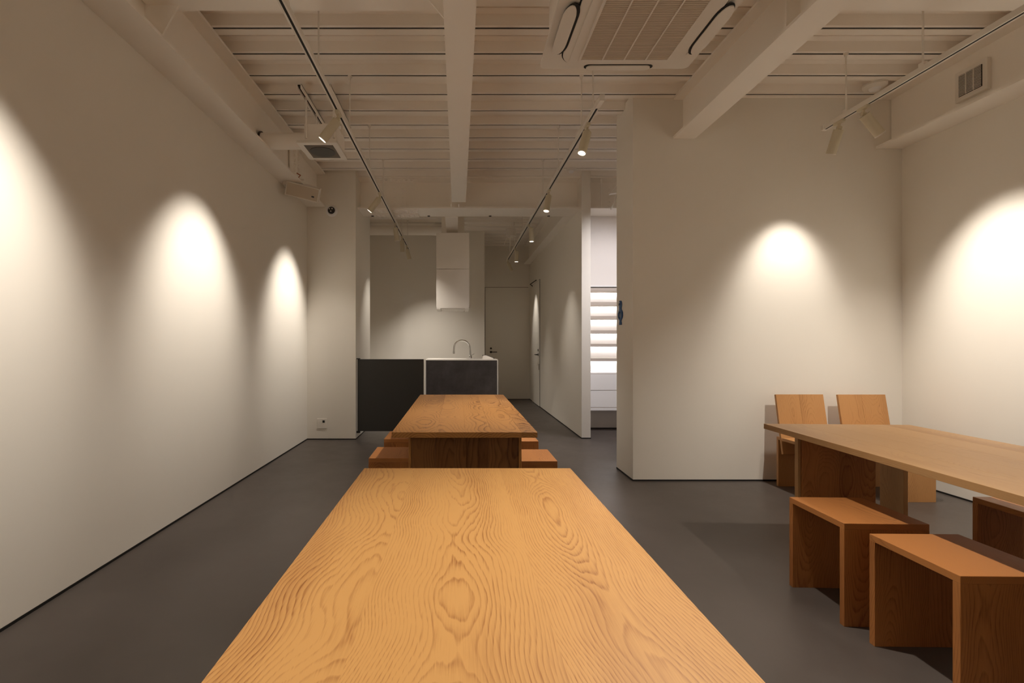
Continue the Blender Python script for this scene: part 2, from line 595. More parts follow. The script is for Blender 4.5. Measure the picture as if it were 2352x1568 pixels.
# frame reveal as thin dark gaps
struct(box('trim_2', .592, .600, YF - .004, YF, .0, 2.473, M['handle']))
struct(box('trim_3', .600, 1.55, YF - .004, YF, 2.465, 2.473, M['handle']))
lever(d1, (.725, YF - .012, 1.045), (0, -1, 0), (1, 0, 0), (.725, YF - .012, 1.125))
d2 = struct(box('door_2', 1.573, 1.60, 9.36, 10.30, .012, 2.465, M['wall']), 'flush off-white door in the passage wall')
struct(box('trim_4', 1.581, 1.585, 9.345, 9.36, 0, 2.473, M['black']))
struct(box('trim_5', 1.581, 1.585, 9.36, 10.30, 2.465, 2.475, M['handle']))
lever(d2, (1.573, 9.47, 1.01), (-1, 0, 0), (0, 1, 0), (1.573, 9.47, 1.10))
box('lock_plate', 1.567, 1.573, 9.375, 9.40, .72, .83, M['handle'], d2)
dc = tag(tube('door_closer', [(1.57, 10.2, 2.44), (1.50, 10.05, 2.46), (1.57, 9.72, 2.50)], .010, M['handle'], None, 8), 'small dark door closer arm above the passage side door', 'door closer')

# ------------------------------------------------------------------ shelf room
struct(box('wall_shelf_top', 1.70, XR, 6.65, 6.75, 2.02, 3.43, M['shelf_wall']), 'pale wall above the bright shelves')
struct(box('wall_shelf_bottom', 1.70, XR, 6.95, 7.05, 0, .30, M['shelf_wall']), 'pale wall under the bright shelves')
struct(box('wall_shelf_side', 3.0, XR, 6.651, 6.75, .30, 2.02, M['shelf_wall']))
base('gap_shade_shelf', 1.70, XR, 6.946, 6.95)
ub = thing('shelf_unit', 'brightly lit white shelf unit with drawers seen past the wall end', 'shelf unit', (1.72, 6.66, .30))
box('back_panel', 1.72, 3.0, 7.0, 7.02, .30, 2.02, M['white'], ub)
box('side_panel', 1.70, 1.72, 6.652, 7.02, .30, 2.02, M['white'], ub)
box('side_panel', 2.98, 3.0, 6.652, 7.02, .30, 2.02, M['white'], ub)
box('top_panel', 1.72, 2.98, 6.652, 7.0, 2.0, 2.02, M['white'], ub)
box('bottom_panel', 1.72, 2.98, 6.652, 7.0, .30, .335, M['white'], ub)
for zc in (1.966, 1.769, 1.577, 1.38, 1.194, .996):
    box('shelf_board', 1.72, 2.98, 6.66, 7.0, zc - .021, zc + .021, M['tan'], ub)
    box('led_strip', 1.74, 2.96, 6.96, 6.975, zc - .028, zc - .021, M['led'], ub)
for z0, z1 in ((.345, .572), (.580, .800)):
    dr = box('drawer', 1.73, 2.40, 6.655, 6.98, z0, z1, M['white'], ub)
    box('drawer', 2.41, 2.975, 6.655, 6.98, z0, z1, M['white'], ub)
box('drawer_rail', 1.72, 2.98, 6.67, 6.98, .572, .580, M['tan'], ub)
box('drawer_rail', 1.72, 2.98, 6.657, 6.98, .800, .806, M['tan'], ub)
box('drawer_rail', 1.72, 1.73, 6.657, 6.98, .345, .80, M['tan'], ub)
box('drawer_rail', 1.72, 2.98, 6.657, 6.98, .335, .344, M['tan'], ub)
box('shelf_board', 1.72, 2.98, 6.66, 7.0, .806, .82, M['white'], ub)

# pendant-like white lamp half hidden by the pier
pl = thing('white_bracket_lamp', 'small white angled lamp half hidden behind the pier top', 'lamp', (1.90, 5.9, 3.0))
prism('lamp_shade', [(1.845, 3.035), (2.0, 3.06), (1.97, 3.19)], .06, M['plastic'], pl, 'Y', 5.87)
tube('lamp_arm', [(1.945, 5.9, 3.05), (1.88, 5.95, 2.86)], .010, M['plastic'], pl, 8)
tube('lamp_stem', [(1.96, 5.9, 3.16), (1.97, 5.9, ZC)], .008, M['plastic'], pl, 8)

# ------------------------------------------------------------------ kitchen
gt = thing('charcoal_gate', 'smooth charcoal swing gate hinged on the pillar, floating off the floor', 'gate', (-1.29, 6.2, .097))
box('gate_panel', -1.285, -.441, 6.19, 6.22, .097, 1.018, M['gate'], gt, .003)
box('hinge', -1.299, -1.255, 6.185, 6.225, 1.018, 1.030, M['handle'], gt)
box('hinge', -1.299, -1.255, 6.185, 6.225, .075, .097, M['handle'], gt)
box('edge_strip', -.441, -.433, 6.19, 6.22, .097, 1.018, M['plastic'], gt)

kc = thing('kitchen_counter', 'kitchen island counter with mottled dark front and pale edges', 'counter', (.05, 7.2, 0))
box('front_panel', -.475, .582, 7.2, 7.215, 0, .970, M['stone'], kc)
box('worktop', -.49, .597, 7.197, 8.0, .970, .982, M['plastic'], kc)
box('side_panel', -.49, -.475, 7.197, 8.0, 0, .970, M['plastic'], kc)
box('side_panel', .582, .597, 7.197, 8.0, 0, .970, M['plastic'], kc)
box('rear_panel', -.475, .582, 7.985, 8.0, 0, .970, M['plastic'], kc)

fa = thing('faucet', 'tall chrome gooseneck faucet on the kitchen counter', 'faucet', (.20, 7.8, .982))
cyl('faucet_base', (.20, 7.8, .982), (.20, 7.8, 1.02), .024, M['chrome'], fa)
pts = [(.20, 7.8, .985), (.195, 7.8, 1.12)]
for k in range(0, 15):
    a = PI * k / 14
    pts.append((.062 + .128 * math.cos(a), 7.8, 1.15 + .125 * math.sin(a)))
pts += [(-.068, 7.8, 1.10)]
tube('spout', pts, .014, M['chrome'], fa, 14)
cyl('spout_tip', (-.068, 7.8, 1.10), (-.068, 7.8, 1.06), .017, M['chrome'], fa)
tube('lever_handle', [(.215, 7.8, 1.03), (.26, 7.79, 1.06)], .006, M['chrome'], fa, 8)

# folded metal rack/lid on counter
fr = thing('grey_induction_stand', 'small grey slanted tray at the passage end of the counter', 'tray', (.45, 7.6, .982))
prism('tray_side', [(.375, .983), (.395, 1.038), (.44, 1.038), (.55, .995), (.55, .983)], .012, M['steel'], fr, 'Y', 7.5)
prism('tray_top', [(.385, 1.030), (.395, 1.042), (.45, 1.042), (.57, 1.0), (.57, .99), (.45, 1.030)], .26, M['grille'], fr, 'Y', 7.52)

hd = thing('cooker_hood', 'boxy off-white cooker hood hanging above the counter', 'cooker hood', (-.08, 7.5, 1.75))
box('duct_cover', -.328, .17, 7.3, 7.85, 2.348, 2.893, M['steel'], hd, .004)
prism('hood_body', rrect(-.328, .17, 1.76, 2.40, .02, 4)[0:0] or [(-.328, 2.342), (-.328, 1.785), (-.322, 1.765), (-.305, 1.755), (.147, 1.755), (.164, 1.765), (.17, 1.785), (.17, 2.342)], .55, M['steel'], hd, 'Y', 7.3)
box('mount_stem', -.26, .10, 7.64, 7.80, 2.893, ZC, M['steel'], hd)
box('filter_rail', -.24, .09, 7.305, 7.80, 1.742, 1.756, M['plastic'], hd)
box('lip', -.325, -.265, 7.298, 7.83, 1.738, 1.756, M['plastic'], hd)
box('lip', .105, .167, 7.298, 7.83, 1.738, 1.756, M['plastic'], hd)

# hanging drum of the passage (cord reel / repeater) with rods and legs
dm = thing('ceiling_drum', 'small pale drum hung on rods under the passage deck', 'ceiling device', (.93, 8.5, 3.12))
cyl('drum', (.93, 8.5, 3.115), (.93, 8.5, 3.235), .088, M['plastic'], dm, 24)
cyl('drum_rim', (.93, 8.5, 3.105), (.93, 8.5, 3.125), .092, M['plastic'], dm, 24)
cyl('hanger_rod', (.93, 8.5, 3.235), (.93, 8.5, ZC), .006, M['steel'], dm, 8)
cyl('hanger_rod', (.97, 8.5, 3.235), (1.02, 8.3, ZC), .006, M['steel'], dm, 8)
for dx, dy, dz_ in ((-.12, 0, -.16), (-.02, 0, -.28), (.085, 0, -.14)):
    cyl('cord', (.93 + dx * .5, 8.5, 3.11), (.93 + dx, 8.5, 3.11 + dz_), .006, M['steel'], dm, 8)

# ------------------------------------------------------------------ ceiling cassette
ac = thing('ceiling_air_conditioner', 'large square off-white ceiling air conditioner with slatted grille', 'air conditioner', (1.0, 2.67, 2.98))
box('body_box', .575, 1.425, 2.28, 3.05, 3.0, 3.34, M['steel'], ac)
prism('face_panel', rrect(.525, 1.475, 2.22, 3.12, .035), .022, M['plastic'], ac, 'Z', 2.98)
prism('inner_panel', rrect(.640, 1.390, 2.37, 3.065, .13, 12), .012, M['plastic'], ac, 'Z', 2.969)
prism('panel_step', rrect(.690, 1.345, 2.33, 3.03, .02), .006, M['plastic'], ac, 'Z', 2.964)
# dark air slots and flaps, four sides


def stadium(x0, x1, y0, y1, bulge, seg=10):
    """long slot with pointed rounded ends, long along Y"""
    out = []
    xm = (x0 + x1) / 2
    hw = (x1 - x0) / 2
    for k in range(seg + 1):
        a = PI * k / seg
        out.append((xm + hw * math.cos(a), y1 - bulge + bulge * math.sin(a)))
    for k in range(seg + 1):
        a = PI + PI * k / seg
        out.append((xm + hw * math.cos(a), y0 + bulge + bulge * math.sin(a)))
    return out


for side in range(4):
    if side == 0:
        s = stadium(.563, .650, 2.50, 2.945, .10)
        f = stadium(.560, .634, 2.515, 2.935, .10)
    elif side == 1:
        s = stadium(1.375, 1.462, 2.50, 2.945, .10)
        f = stadium(1.388, 1.465, 2.515, 2.935, .10)
    elif side == 2:
        s = [(y, x) for x, y in stadium(3.050, 3.098, .80, 1.235, .03)]
        f = [(y, x) for x, y in stadium(3.056, 3.104, .815, 1.220, .03)]
    else:
        s = [(y, x) for x, y in stadium(2.25, 2.33, .80, 1.235, .05)]
        f = [(y, x) for x, y in stadium(2.245, 2.315, .81, 1.225, .05)]
    prism('air_slot', s, .004, M['black'], ac, 'Z', 2.9665)
    prism('louver_flap', f, .006, M['plastic'], ac, 'Z', 2.9605)
box('intake_backing', .757, 1.288, 2.36, 2.98, 2.9625, 2.964, M['acback'], ac)
prism('panel_gap', rrect(.632, 1.398, 2.362, 3.073, .137, 12), .003, M['black'], ac, 'Z', 2.9765)
bm = bmesh.new()
for k in range(44):
    yy = 2.365 + k * (.61 / 43.5)
    addbox(bm, .757, 1.288, yy, yy + .0105, 2.957, 2.9625)
gs = mkobj('grille_slats', bm, M['acgrille'], ac)
gs.location = -wp(ac)
gs['kind'] = 'stuff'
for k in range(1, 4):
    xx = .757 + .531 * k / 4
    box('grille_bar', xx - .004, xx + .004, 2.36, 2.98, 2.953, 2.9575, M['plastic'], ac)
for x0_, x1_, y0_, y1_ in ((.745, .757, 2.35, 2.992), (1.288, 1.30, 2.35, 2.992), (.757, 1.288, 2.98, 2.992), (.757, 1.288, 2.348, 2.36)):
    box('grille_frame', x0_, x1_, y0_, y1_, 2.954, 2.964, M['plastic'], ac)

# ------------------------------------------------------------------ tracks
ZT = 2.905


def track(label, x, y0, y1, rods, feed=None):
    t = thing('lighting_track', label, 'lighting track', (x, y0, ZT))
    bm = bmesh.new()
    hw = .0175
    addbox(bm, x - hw, x + hw, y0, y1, ZT + .008, ZT + .03)
    addbox(bm, x - hw, x - .0075, y0, y1, ZT - .004, ZT + .008)
    addbox(bm, x + .0075, x + hw, y0, y1, ZT - .004, ZT + .008)
    rail = mkobj('rail', bm, M['plastic'], t)
    rail.location = -wp(t)
    box('conductor_slot', x - .0075, x + .0075, y0 + .01, y1 - .01, ZT - .0025, ZT + .008, M['black'], t)
    for yy in rods:
        cyl('suspension_rod', (x, yy, ZT + .05), (x, yy, ZC + (.0)), .0055, M['plastic'], t, 8)
        box('rod_clip', x - .013, x + .013, yy - .018, yy + .018, ZT + .03, ZT + .055, M['plastic'], t)
        cyl('ceiling_anchor', (x, yy, ZC - .022), (x, yy, ZC), .013, M['plastic'], t, 12, .018)
    for yy in (y0, y1):
        box('end_cap', x - .019, x + .019, yy - .012, yy + .012, ZT - .006, ZT + .032, M['plastic'], t)
    if feed:
        box('feed_box', x - .018, x + .018, y0 - .10, y0 + .02, ZT - .012, ZT + .032, M['plastic'], t, .003)
    return t


track('long white lighting track nearest the lit wall', -.878, -1.0, 8.70, (2.47, 3.045, 3.925, 4.805, 5.685, 6.565, 7.56, 8.45))
track('white lighting track starting beside the air conditioner', 1.0, 3.45, 9.80, (3.584, 3.92, 4.815, 5.69, 6.57, 7.5, 8.6), True)
track('white lighting track in front of the wall vent', 2.90, 0.2, 3.83, (1.2, 3.017, 3.615))

# spotlight fixture meshes (shared)
bm = bmesh.new()
addcyl(bm, (0, 0, .02), (0, 0, -.125), .034, 28)
rA = [bm.verts.new((.034 * math.cos(2 * PI * k / 28), .034 * math.sin(2 * PI * k / 28), -.125)) for k in range(28)]
rB = [bm.verts.new((.034 * math.cos(2 * PI * k / 28), .034 * math.sin(2 * PI * k / 28), -.155)) for k in range(28)]
rC = [bm.verts.new((.030 * math.cos(2 * PI * k / 28), .030 * math.sin(2 * PI * k / 28), -.155)) for k in range(28)]
rD = [bm.verts.new((.030 * math.cos(2 * PI * k / 28), .030 * math.sin(2 * PI * k / 28), -.125)) for k in range(28)]
for ra, rb in ((rA, rB), (rB, rC), (rC, rD)):
    for k in range(28):
        bm.faces.new((ra[k], ra[(k + 1) % 28], rb[(k + 1) % 28], rb[k]))
bd = mkobj('lamp_body', bm, M['cream'], None, True)
me_body = bd.data
bpy.data.objects.remove(bd)
bm = bmesh.new()
rA = [bm.verts.new((.035 * math.cos(2 * PI * k / 28), .035 * math.sin(2 * PI * k / 28), -.152)) for k in range(28)]
rB = [bm.verts.new((.035 * math.cos(2 * PI * k / 28), .035 * math.sin(2 * PI * k / 28), -.159)) for k in range(28)]
rC = [bm.verts.new((.029 * math.cos(2 * PI * k / 28), .029 * math.sin(2 * PI * k / 28), -.159)) for k in range(28)]
rD = [bm.verts.new((.029 * math.cos(2 * PI * k / 28), .029 * math.sin(2 * PI * k / 28), -.152)) for k in range(28)]
for ra, rb in ((rA, rB), (rB, rC), (rC, rD), (rD, rA)):
    for k in range(28):
        bm.faces.new((ra[k], ra[(k + 1) % 28], rb[(k + 1) % 28], rb[k]))
bd = mkobj('bezel', bm, M['plastic'], None, True)
me_bez = bd.data
bpy.data.objects.remove(bd)
bm = bmesh.new()
addcyl(bm, (0, 0, -.125), (0, 0, -.132), .024, 24)
bd = mkobj('lens', bm, M['lens'], None, True)
me_lens = bd.data
bpy.data.objects.remove(bd)


def fixture(label, x, y, dirv, group, watt, half=27, blend=.95, side=0.0, col=WARM, wash=False):
    t = thing('track_spotlight', label, 'spotlight', (x, y, ZT), group)
    box('adaptor', x - .014, x + .014, y - .045, y + .045, ZT - .024, ZT - .002, M['cream'], t, .003)
    px = x + side
    pivot = Vector((px, y, ZT - .055))
    cyl('stem', (x, y, ZT - .02), pivot, .009, M['cream'], t, 10)
    cyl('knuckle', pivot + Vector((-.014, 0, 0)), pivot + Vector((.014, 0, 0)), .014, M['cream'], t, 14)
    d = Vector(dirv).normalized()
    q = (-d).to_track_quat('Z', 'Y')
    for nm, me in (('lamp_body', me_body), ('bezel', me_bez), ('lens', me_lens)):
        o = link(bpy.data.objects.new(nm, me), t)
        o.rotation_euler = q.to_euler()
        o.location = pivot + d * .03 - wp(t)
    lp = pivot + d * .19
    if wash:
        washer(lp, d, watt, half)
    else:
        spot('track_or_fill_lamp', lp, lp + d, watt, half, blend, col)
    return t


g = 'spotlights on the ceiling tracks'
wallaim = Vector((-.61, 0, -.79))
fixture('spotlight aimed at the lit wall, beside the square ceiling grille box', -.878, 3.54, wallaim, g, WALL_W * .9, 30, wash=True)
fixture('spotlight aimed at the lit wall, in front of the bolted girder plates', -.878, 5.43, wallaim, g, WALL_W * .9, 30, wash=True)
fixture('spotlight just past the cross girder on the lit wall track', -.878, 6.78, (.10, .25, -1), g, DOWN_W * .6, 48, 1.0)
fixture('upright spotlight, second from the far end of the lit wall track', -.878, 7.6, (0, .3, -1), g, DOWN_W * .6, 48, 1.0)
fixture('spotlight at the far end of the lit wall track', -.878, 8.30, (.25, .2, -1), g, DOWN_W * .6, 48, 1.0)
fixture('large near spotlight beside the feed end of the centre track', 1.0, 3.74, (-.28, -.15, -1), g, DOWN_W * 1.5, 34, 1.0)
fixture('upright spotlight in front of the girder on the centre track', 1.0, 5.33, (-.18, -.15, -1), g, DOWN_W * 1.1, 34, 1.0)
fixture('spotlight just past the girder on the centre track', 1.0, 6.85, (.0, -.05, -1), g, DOWN_W * .5, 40, 1.0, .04)
fixture('spotlight second from the far end of the centre track', 1.0, 8.5, (-.02, .0, -1), g, DOWN_W * .3, 30, .9, .03)
fixture('spotlight at the far end of the centre track', 1.0, 9.68, (.45, .1, -1), g, DOWN_W * .4, 24)
fixture('spotlight aimed at the front wall, at the tip of the vent side track', 2.90, 3.68, (-.02, .42, -.90), g, WALL_W * .5, 29, wash=True)
fixture('spotlight aimed at the vent side wall, second from the tip of its track', 2.90, 3.46, (.61, -.04, -.79), g, WALL_W * .9, 30, wash=True)

# ------------------------------------------------------------------ ventilation box, speaker, cctv, detectors, outlet, wall vent
vb = thing('ventilation_box', 'square ceiling air outlet box with grey grille, hung beside the lit wall beam', 'air vent', (-1.18, 4.33, 2.93))
box('housing', -1.335, -1.055, 4.20, 4.50, 2.95, 3.12, M['steel'], vb, .003)
prism('frame', rrect(-1.385, -1.035, 4.14, 4.52, .01, 3), .02, M['plastic'], vb, 'Z', 2.93)
box('grille', -1.335, -1.085, 4.19, 4.47, 2.927, 2.931, M['grille'], vb)
bm = bmesh.new()
addcyl(bm, (-1.21, 4.33, 2.929), (-1.21, 4.33, 2.924), .11, 28)
o = mkobj('round_diffuser', bm, M['blackp'], vb, True)
o.location = -wp(vb)
cyl('duct', (-1.77, 4.36, 3.035), (-1.33, 4.36, 3.035), .072, M['steel'], vb, 28)
cyl('duct_collar', (-1.775, 4.36, 3.035), (-1.76, 4.36, 3.035), .085, M['handle'], vb, 28)
for px in (-1.315, -1.075):
    cyl('hanger_rod', (px, 4.19, 2.99), (px, 4.19, 3.36), .009, M['steel'], vb, 10)
    cyl('hanger_rod', (px, 4.49, 3.11), (px, 4.49, 3.36), .009, M['steel'], vb, 10)
    bm = bmesh.new()
    addbox(bm, px - .02, px - .012, 4.0, 4.7, 3.32, 3.36)
    addbox(bm, px + .012, px + .02, 4.0, 4.7, 3.32, 3.36)
    addbox(bm, px - .02, px + .02, 4.0, 4.7, 3.352, 3.36)
    o = mkobj('hanger_channel', bm, M['steel'], vb)
    o.location = -wp(vb)
    box('channel_recess', px - .012, px + .012, 4.0, 4.7, 3.344, 3.352, M['black'], vb)

sp = thing('wall_speaker', 'small pale box speaker with dark front, tilted under the beam', 'speaker', (-1.68, 5.30, 2.88))
bm = bmesh.new()
vsf = [(-.175, -.12), (.175, -.12), (.15, .12), (-.15, .12)]
for z in (-.072, .072):
    pass
lo = [bm.verts.new((x_, y_, -.072)) for x_, y_ in vsf]
hi = [bm.verts.new((x_, y_, .072)) for x_, y_ in vsf]
bm.faces.new(lo[::-1])
bm.faces.new(hi)
for i in range(4):
    bm.faces.new((lo[i], lo[(i + 1) % 4], hi[(i + 1) % 4], hi[i]))
rot = Euler((math.radians(20), math.radians(12), math.radians(10))).to_matrix()
bmesh.ops.transform(bm, matrix=rot.to_4x4(), verts=bm.verts)
cab = mkobj('cabinet', bm, M['plastic'], sp)
bm = bmesh.new()
addbox(bm, -.163, .163, -.126, -.119, -.062, .062)
bmesh.ops.transform(bm, matrix=rot.to_4x4(), verts=bm.verts)
mkobj('speaker_cloth', bm, M['acgrille'], sp)
bm = bmesh.new()
addbox(bm, .10, .128, -.129, -.126, -.030, -.014)
bmesh.ops.transform(bm, matrix=rot.to_4x4(), verts=bm.verts)
mkobj('badge', bm, M['blackp'], sp)
tube('bracket', [(-1.72, 5.28, 2.94), (-1.73, 5.28, 3.02), (-1.76, 5.30, 3.03)], .012, M['steel'], sp, 8)
tube('bracket_arm', [(-1.80, 5.22, 2.985), (-1.66, 5.20, 2.975)], .009, M['plastic'], sp, 8)
tube('orange_cable', [(-1.70, 5.24, 2.96), (-1.715, 5.20, 3.0), (-1.70, 5.22, 3.03), (-1.745, 5.24, 3.06)], .006, M['orange'], sp, 8)
box('junction_box', -1.87, -1.80, 5.16, 5.24, 2.91, 2.949, M['plastic'], sp)

cc = thing('security_camera', 'round white dome camera with black eye on the pillar', 'security camera', (-1.60, 6.14, 2.90))
cyl('mount_ring', (-1.60, 6.139, 2.90), (-1.60, 6.11, 2.90), .075, M['white'], cc, 32, .06)
bm = bmesh.new()
bmesh.ops.create_uvsphere(bm, u_segments=24, v_segments=12, radius=.046)
bmesh.ops.scale(bm, verts=bm.verts, vec=(1, .6, 1))
o = mkobj('dome', bm, M['blackp'], cc, True)
o.location = Vector((-1.60, 6.108, 2.90)) - wp(cc)
for dx, dz_ in ((-.018, .012), (.016, .014), (0, -.018)):
    cyl('infrared_eye', (-1.60 + dx, 6.084, 2.90 + dz_), (-1.60 + dx, 6.078, 2.90 + dz_), .007, M['plastic'], cc, 12)

ol = thing('wall_outlet', 'square wall outlet plate low on the pillar', 'outlet', (-1.725, 6.14, .205))
box('plate', -1.785, -1.662, 6.130, 6.139, .143, .267, M['plastic'], ol, .003)
for k in (-1, 1):
    box('socket', -1.745 + .04 * (k > 0) - .012, -1.745 + .04 * (k > 0) + .016, 6.127, 6.131, .17, .20, M['plastic'], ol)
    box('socket', -1.745 + .04 * (k > 0) - .012, -1.745 + .04 * (k > 0) + .016, 6.127, 6.131, .215, .245, M['blackp'] if k > 0 else M['plastic'], ol)


def detector(label, x, y, r):
    d = thing('smoke_detector', label, 'smoke detector', (x, y, ZC))
    cyl('base_plate', (x, y, ZC - .018), (x, y, ZC), r, M['plastic'], d, 32)
    cyl('sensor_ring', (x, y, ZC - .035), (x, y, ZC - .018), r * .62, M['plastic'], d, 32, r * .95)
    cyl('sensor_head', (x, y, ZC - .052), (x, y, ZC - .035), r * .38, M['white'], d, 24, r * .5)


detector('round smoke detector at the far corner near the passage wall', 1.40, 5.98, .062)
detector('round smoke detector behind the vent side track', 3.49, 4.05, .085)

wv = thing('wall_vent', 'square vent with fine dark slats on the deep beam', 'air vent', (3.82, 3.573, 3.15))
box('frame', 3.785, 3.82, 3.462, 3.684, 3.035, 3.262, M['plastic'], wv, .004)
box('recess', 3.781, 3.7855, 3.492, 3.654, 3.07, 3.228, M['black'], wv)
bm = bmesh.new()
for k in range(15):
    zz = 3.073 + k * .0104
    addbox(bm, 3.776, 3.784, 3.494, 3.652, zz, zz + .004)
o = mkobj('slats', bm, M['plastic'], wv)
o.location = -wp(wv)
o['kind'] = 'stuff'
for yy in (3.546, 3.60):
    box('slat_divider', 3.775, 3.785, yy - .002, yy + .002, 3.07, 3.228, M['plastic'], wv)

# blue figure-shaped sign on the side face of the pier
bs = thing('blue_wall_hook', 'dark blue glazed figure-shaped plaque with an oval hole on the pier side', 'wall ornament', (1.545, 4.59, 1.5))
prof_o = [(-.028, 1.39), (-.030, 1.405), (-.022, 1.42), (-.024, 1.435), (-.050, 1.455), (-.062, 1.475), (-.060, 1.505), (-.044, 1.522), (-.028, 1.535), (-.024, 1.548), (-.034, 1.565), (-.038, 1.588), (-.032, 1.606), (-.018, 1.618)]
hole = [(.026 * math.cos(2 * PI * k / 20), 1.480 + .038 * math.sin(2 * PI * k / 20)) for k in range(20)]
pts = prof_o + [(-a, z) for a, z in reversed(prof_o)]
ycen = 4.59
sx = 1.1
bm = bmesh.new()
NN = 40


def half_w(z):
    for (a0, z0), (a1, z1) in zip(prof_o, prof_o[1:]):
        if z0 <= z <= z1:
            return -(a0 + (a1 - a0) * (z - z0) / (z1 - z0 + 1e-9))
    return .01


rows = []
for k in range(NN + 1):
    z = 1.390 + (1.618 - 1.390) * k / NN
    hwid = half_w(z)
    q = 1 - ((z - 1.480) / .040) ** 2
    hin = .027 * math.sqrt(q) if q > 0 else 0.0
    rows.append((z, hwid, hin))
for s in (-1, 1):
    for (z0, w0, h0), (z1, w1, h1) in zip(rows, rows[1:]):
        xs = (1.545 - .001, 1.545 - .016)
        vv = [[(xs[0], ycen + s * sx * h0, z0), (xs[0], ycen + s * sx * w0, z0), (xs[0], ycen + s * sx * w1, z1), (xs[0], ycen + s * sx * h1, z1)],
              [(xs[1], ycen + s * sx * h0, z0), (xs[1] + .006, ycen + s * sx * w0, z0), (xs[1] + .006, ycen + s * sx * w1, z1), (xs[1], ycen + s * sx * h1, z1)]]
        A = [bm.verts.new(p) for p in vv[0]]
        B = [bm.verts.new(p) for p in vv[1]]
        for i in range(4):
            if len({tuple(round(c, 6) for c in v.co) for v in (A[i], A[(i + 1) % 4], B[(i + 1) % 4], B[i])}) == 4:
                bm.faces.new((A[i], A[(i + 1) % 4], B[(i + 1) % 4], B[i]))
        bm.faces.new(A)
        bm.faces.new(B)
bmesh.ops.remove_doubles(bm, verts=bm.verts, dist=1e-5)
o = mkobj('plaque', bm, M['blue'], bs)
o.location = -wp(bs)
cyl('head_knob', (1.530, 4.59, 1.598), (1.522, 4.59, 1.598), .013, M['chrome'], bs, 16)
box('mouth_slot', 1.5275, 1.531, 4.572, 4.608, 1.573, 1.580, M['handle'], bs)

# ------------------------------------------------------------------ wooden furniture


def board(name, parent, c, L, W, T, grain, face, mat, cx=0.0, d=.08, tone=0.0, bev=.0015):
    """board centred at local c of parent; L along grain axis, W across, T thick.
    grain / face are unit axis letters: grain direction and thickness normal."""
    ax = {'X': Vector((1, 0, 0)), 'Y': Vector((0, 1, 0)), 'Z': Vector((0, 0, 1))}
    gv, fv = ax[grain] if isinstance(grain, str) else Vector(grain), ax[face] if isinstance(face, str) else Vector(face)
    wv_ = gv.cross(fv)
    bm = bmesh.new()
    addbox(bm, -W / 2, W / 2, -L / 2, L / 2, -T / 2, T / 2, bev)
    o = mkobj(name, bm, mat, parent)
    rotm = Matrix((wv_, gv, fv)).transposed()
    o.rotation_euler = rotm.to_euler()
    o.location = c
    o.color = (cx + .5, d, tone + .5, 1)
    return o


def table(label, loc, rotz, x0, x1, L, planks, mat, mat_leg, thick=.03, h=.72, leg_in=.14, style=0):
    """local origin: far-end centre on the floor; the table runs towards -Y by L"""
    t = thing('dining_table', label, 'table', loc, None, rotz)
    edges = [x0] + list(planks) + [x1]
    for i in range(len(edges) - 1):
        a, b_ = edges[i], edges[i + 1]
        rnd = random.Random(i * 13 + int(L * 100))
        if style == 1:
            cx, dd, tn = ((.10, .22, -.02), (.0, .075, -.05), (-.02, .085, .02))[i]
        else:
            cx, dd, tn = rnd.uniform(-.07, .07), rnd.uniform(.05, .13), rnd.uniform(-.22, .22)
        board('tabletop_plank', t, Vector(((a + b_) / 2, -L / 2, h - thick / 2)), L, b_ - a - (.0 if style == 1 else .0003), thick, 'Y', 'Z', mat, cx, dd, tn, 0 if style == 1 else .0008)
    lw0, lw1 = x0 + .078, x1 - .069
    if style == 2:
        lw1 -= .09
    hh = h - thick
    for yy in (-leg_in, -(L - leg_in)):
        if style == 2:
            dpt = .165 if yy == -leg_in else -.165
            board('leg_side', t, Vector((lw1 - .012, yy + dpt / 2, hh / 2)), hh, abs(dpt), .024, 'Z', 'X', M['oak3'], .1, .2, -.15)  # paler oak here paints in the lamplight on this panel
        # each leg: wide cross panel of boards held between two narrow upright boards
        for xs in ((lw0 + .010,) if style == 2 else (lw0 + .010, lw1 - .010)):
            board('leg_side', t, Vector((xs, yy, hh / 2)), hh, .030, .016, 'Z', 'X', mat, .2, .2, -.1)
        n_b = 5
        wtot = (lw1 - lw0 - .04)
        ed = [0, .22, .40, .51, .72, .90, 1.0] if style != 2 else [0, .17, .36, .54, .72]
        for i in range(len(ed) - 1):
            xa, xb = lw0 + .02 + wtot * ed[i], lw0 + .02 + wtot * ed[i + 1]
            rnd = random.Random(i * 7 + int(yy * 50))
            off = -.006 if i < 3 else .006
            last = False
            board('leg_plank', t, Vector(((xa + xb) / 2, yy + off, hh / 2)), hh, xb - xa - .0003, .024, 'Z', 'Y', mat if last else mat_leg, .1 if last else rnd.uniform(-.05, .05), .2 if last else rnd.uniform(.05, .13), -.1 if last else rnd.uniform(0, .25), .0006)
    return t


XT0, XT1 = -.365, .437
# near table
table('light oak table filling the near middle of the room', (0, 1.885, 0), 0, XT0, XT1, 2.02, (-.17, .16), M['oak'], M['oak2'], style=1)
# middle table
table('brown oak table in front of the kitchen with stools at both sides', (0, 4.68, 0), 0, XT0, XT1, 2.02, (-.12, .04, .185, .35), M['oakmid'], M['legwood_shaded'])
# right table
rt = table('wide oak table in the bay beside the vent side wall', (2.29, 2.93, 0), math.radians(-3), -.425, .425, 2.02, (-.24, -.07, .10, .27), M['oak3'], M['stoolwood'], leg_in=.18, style=2)


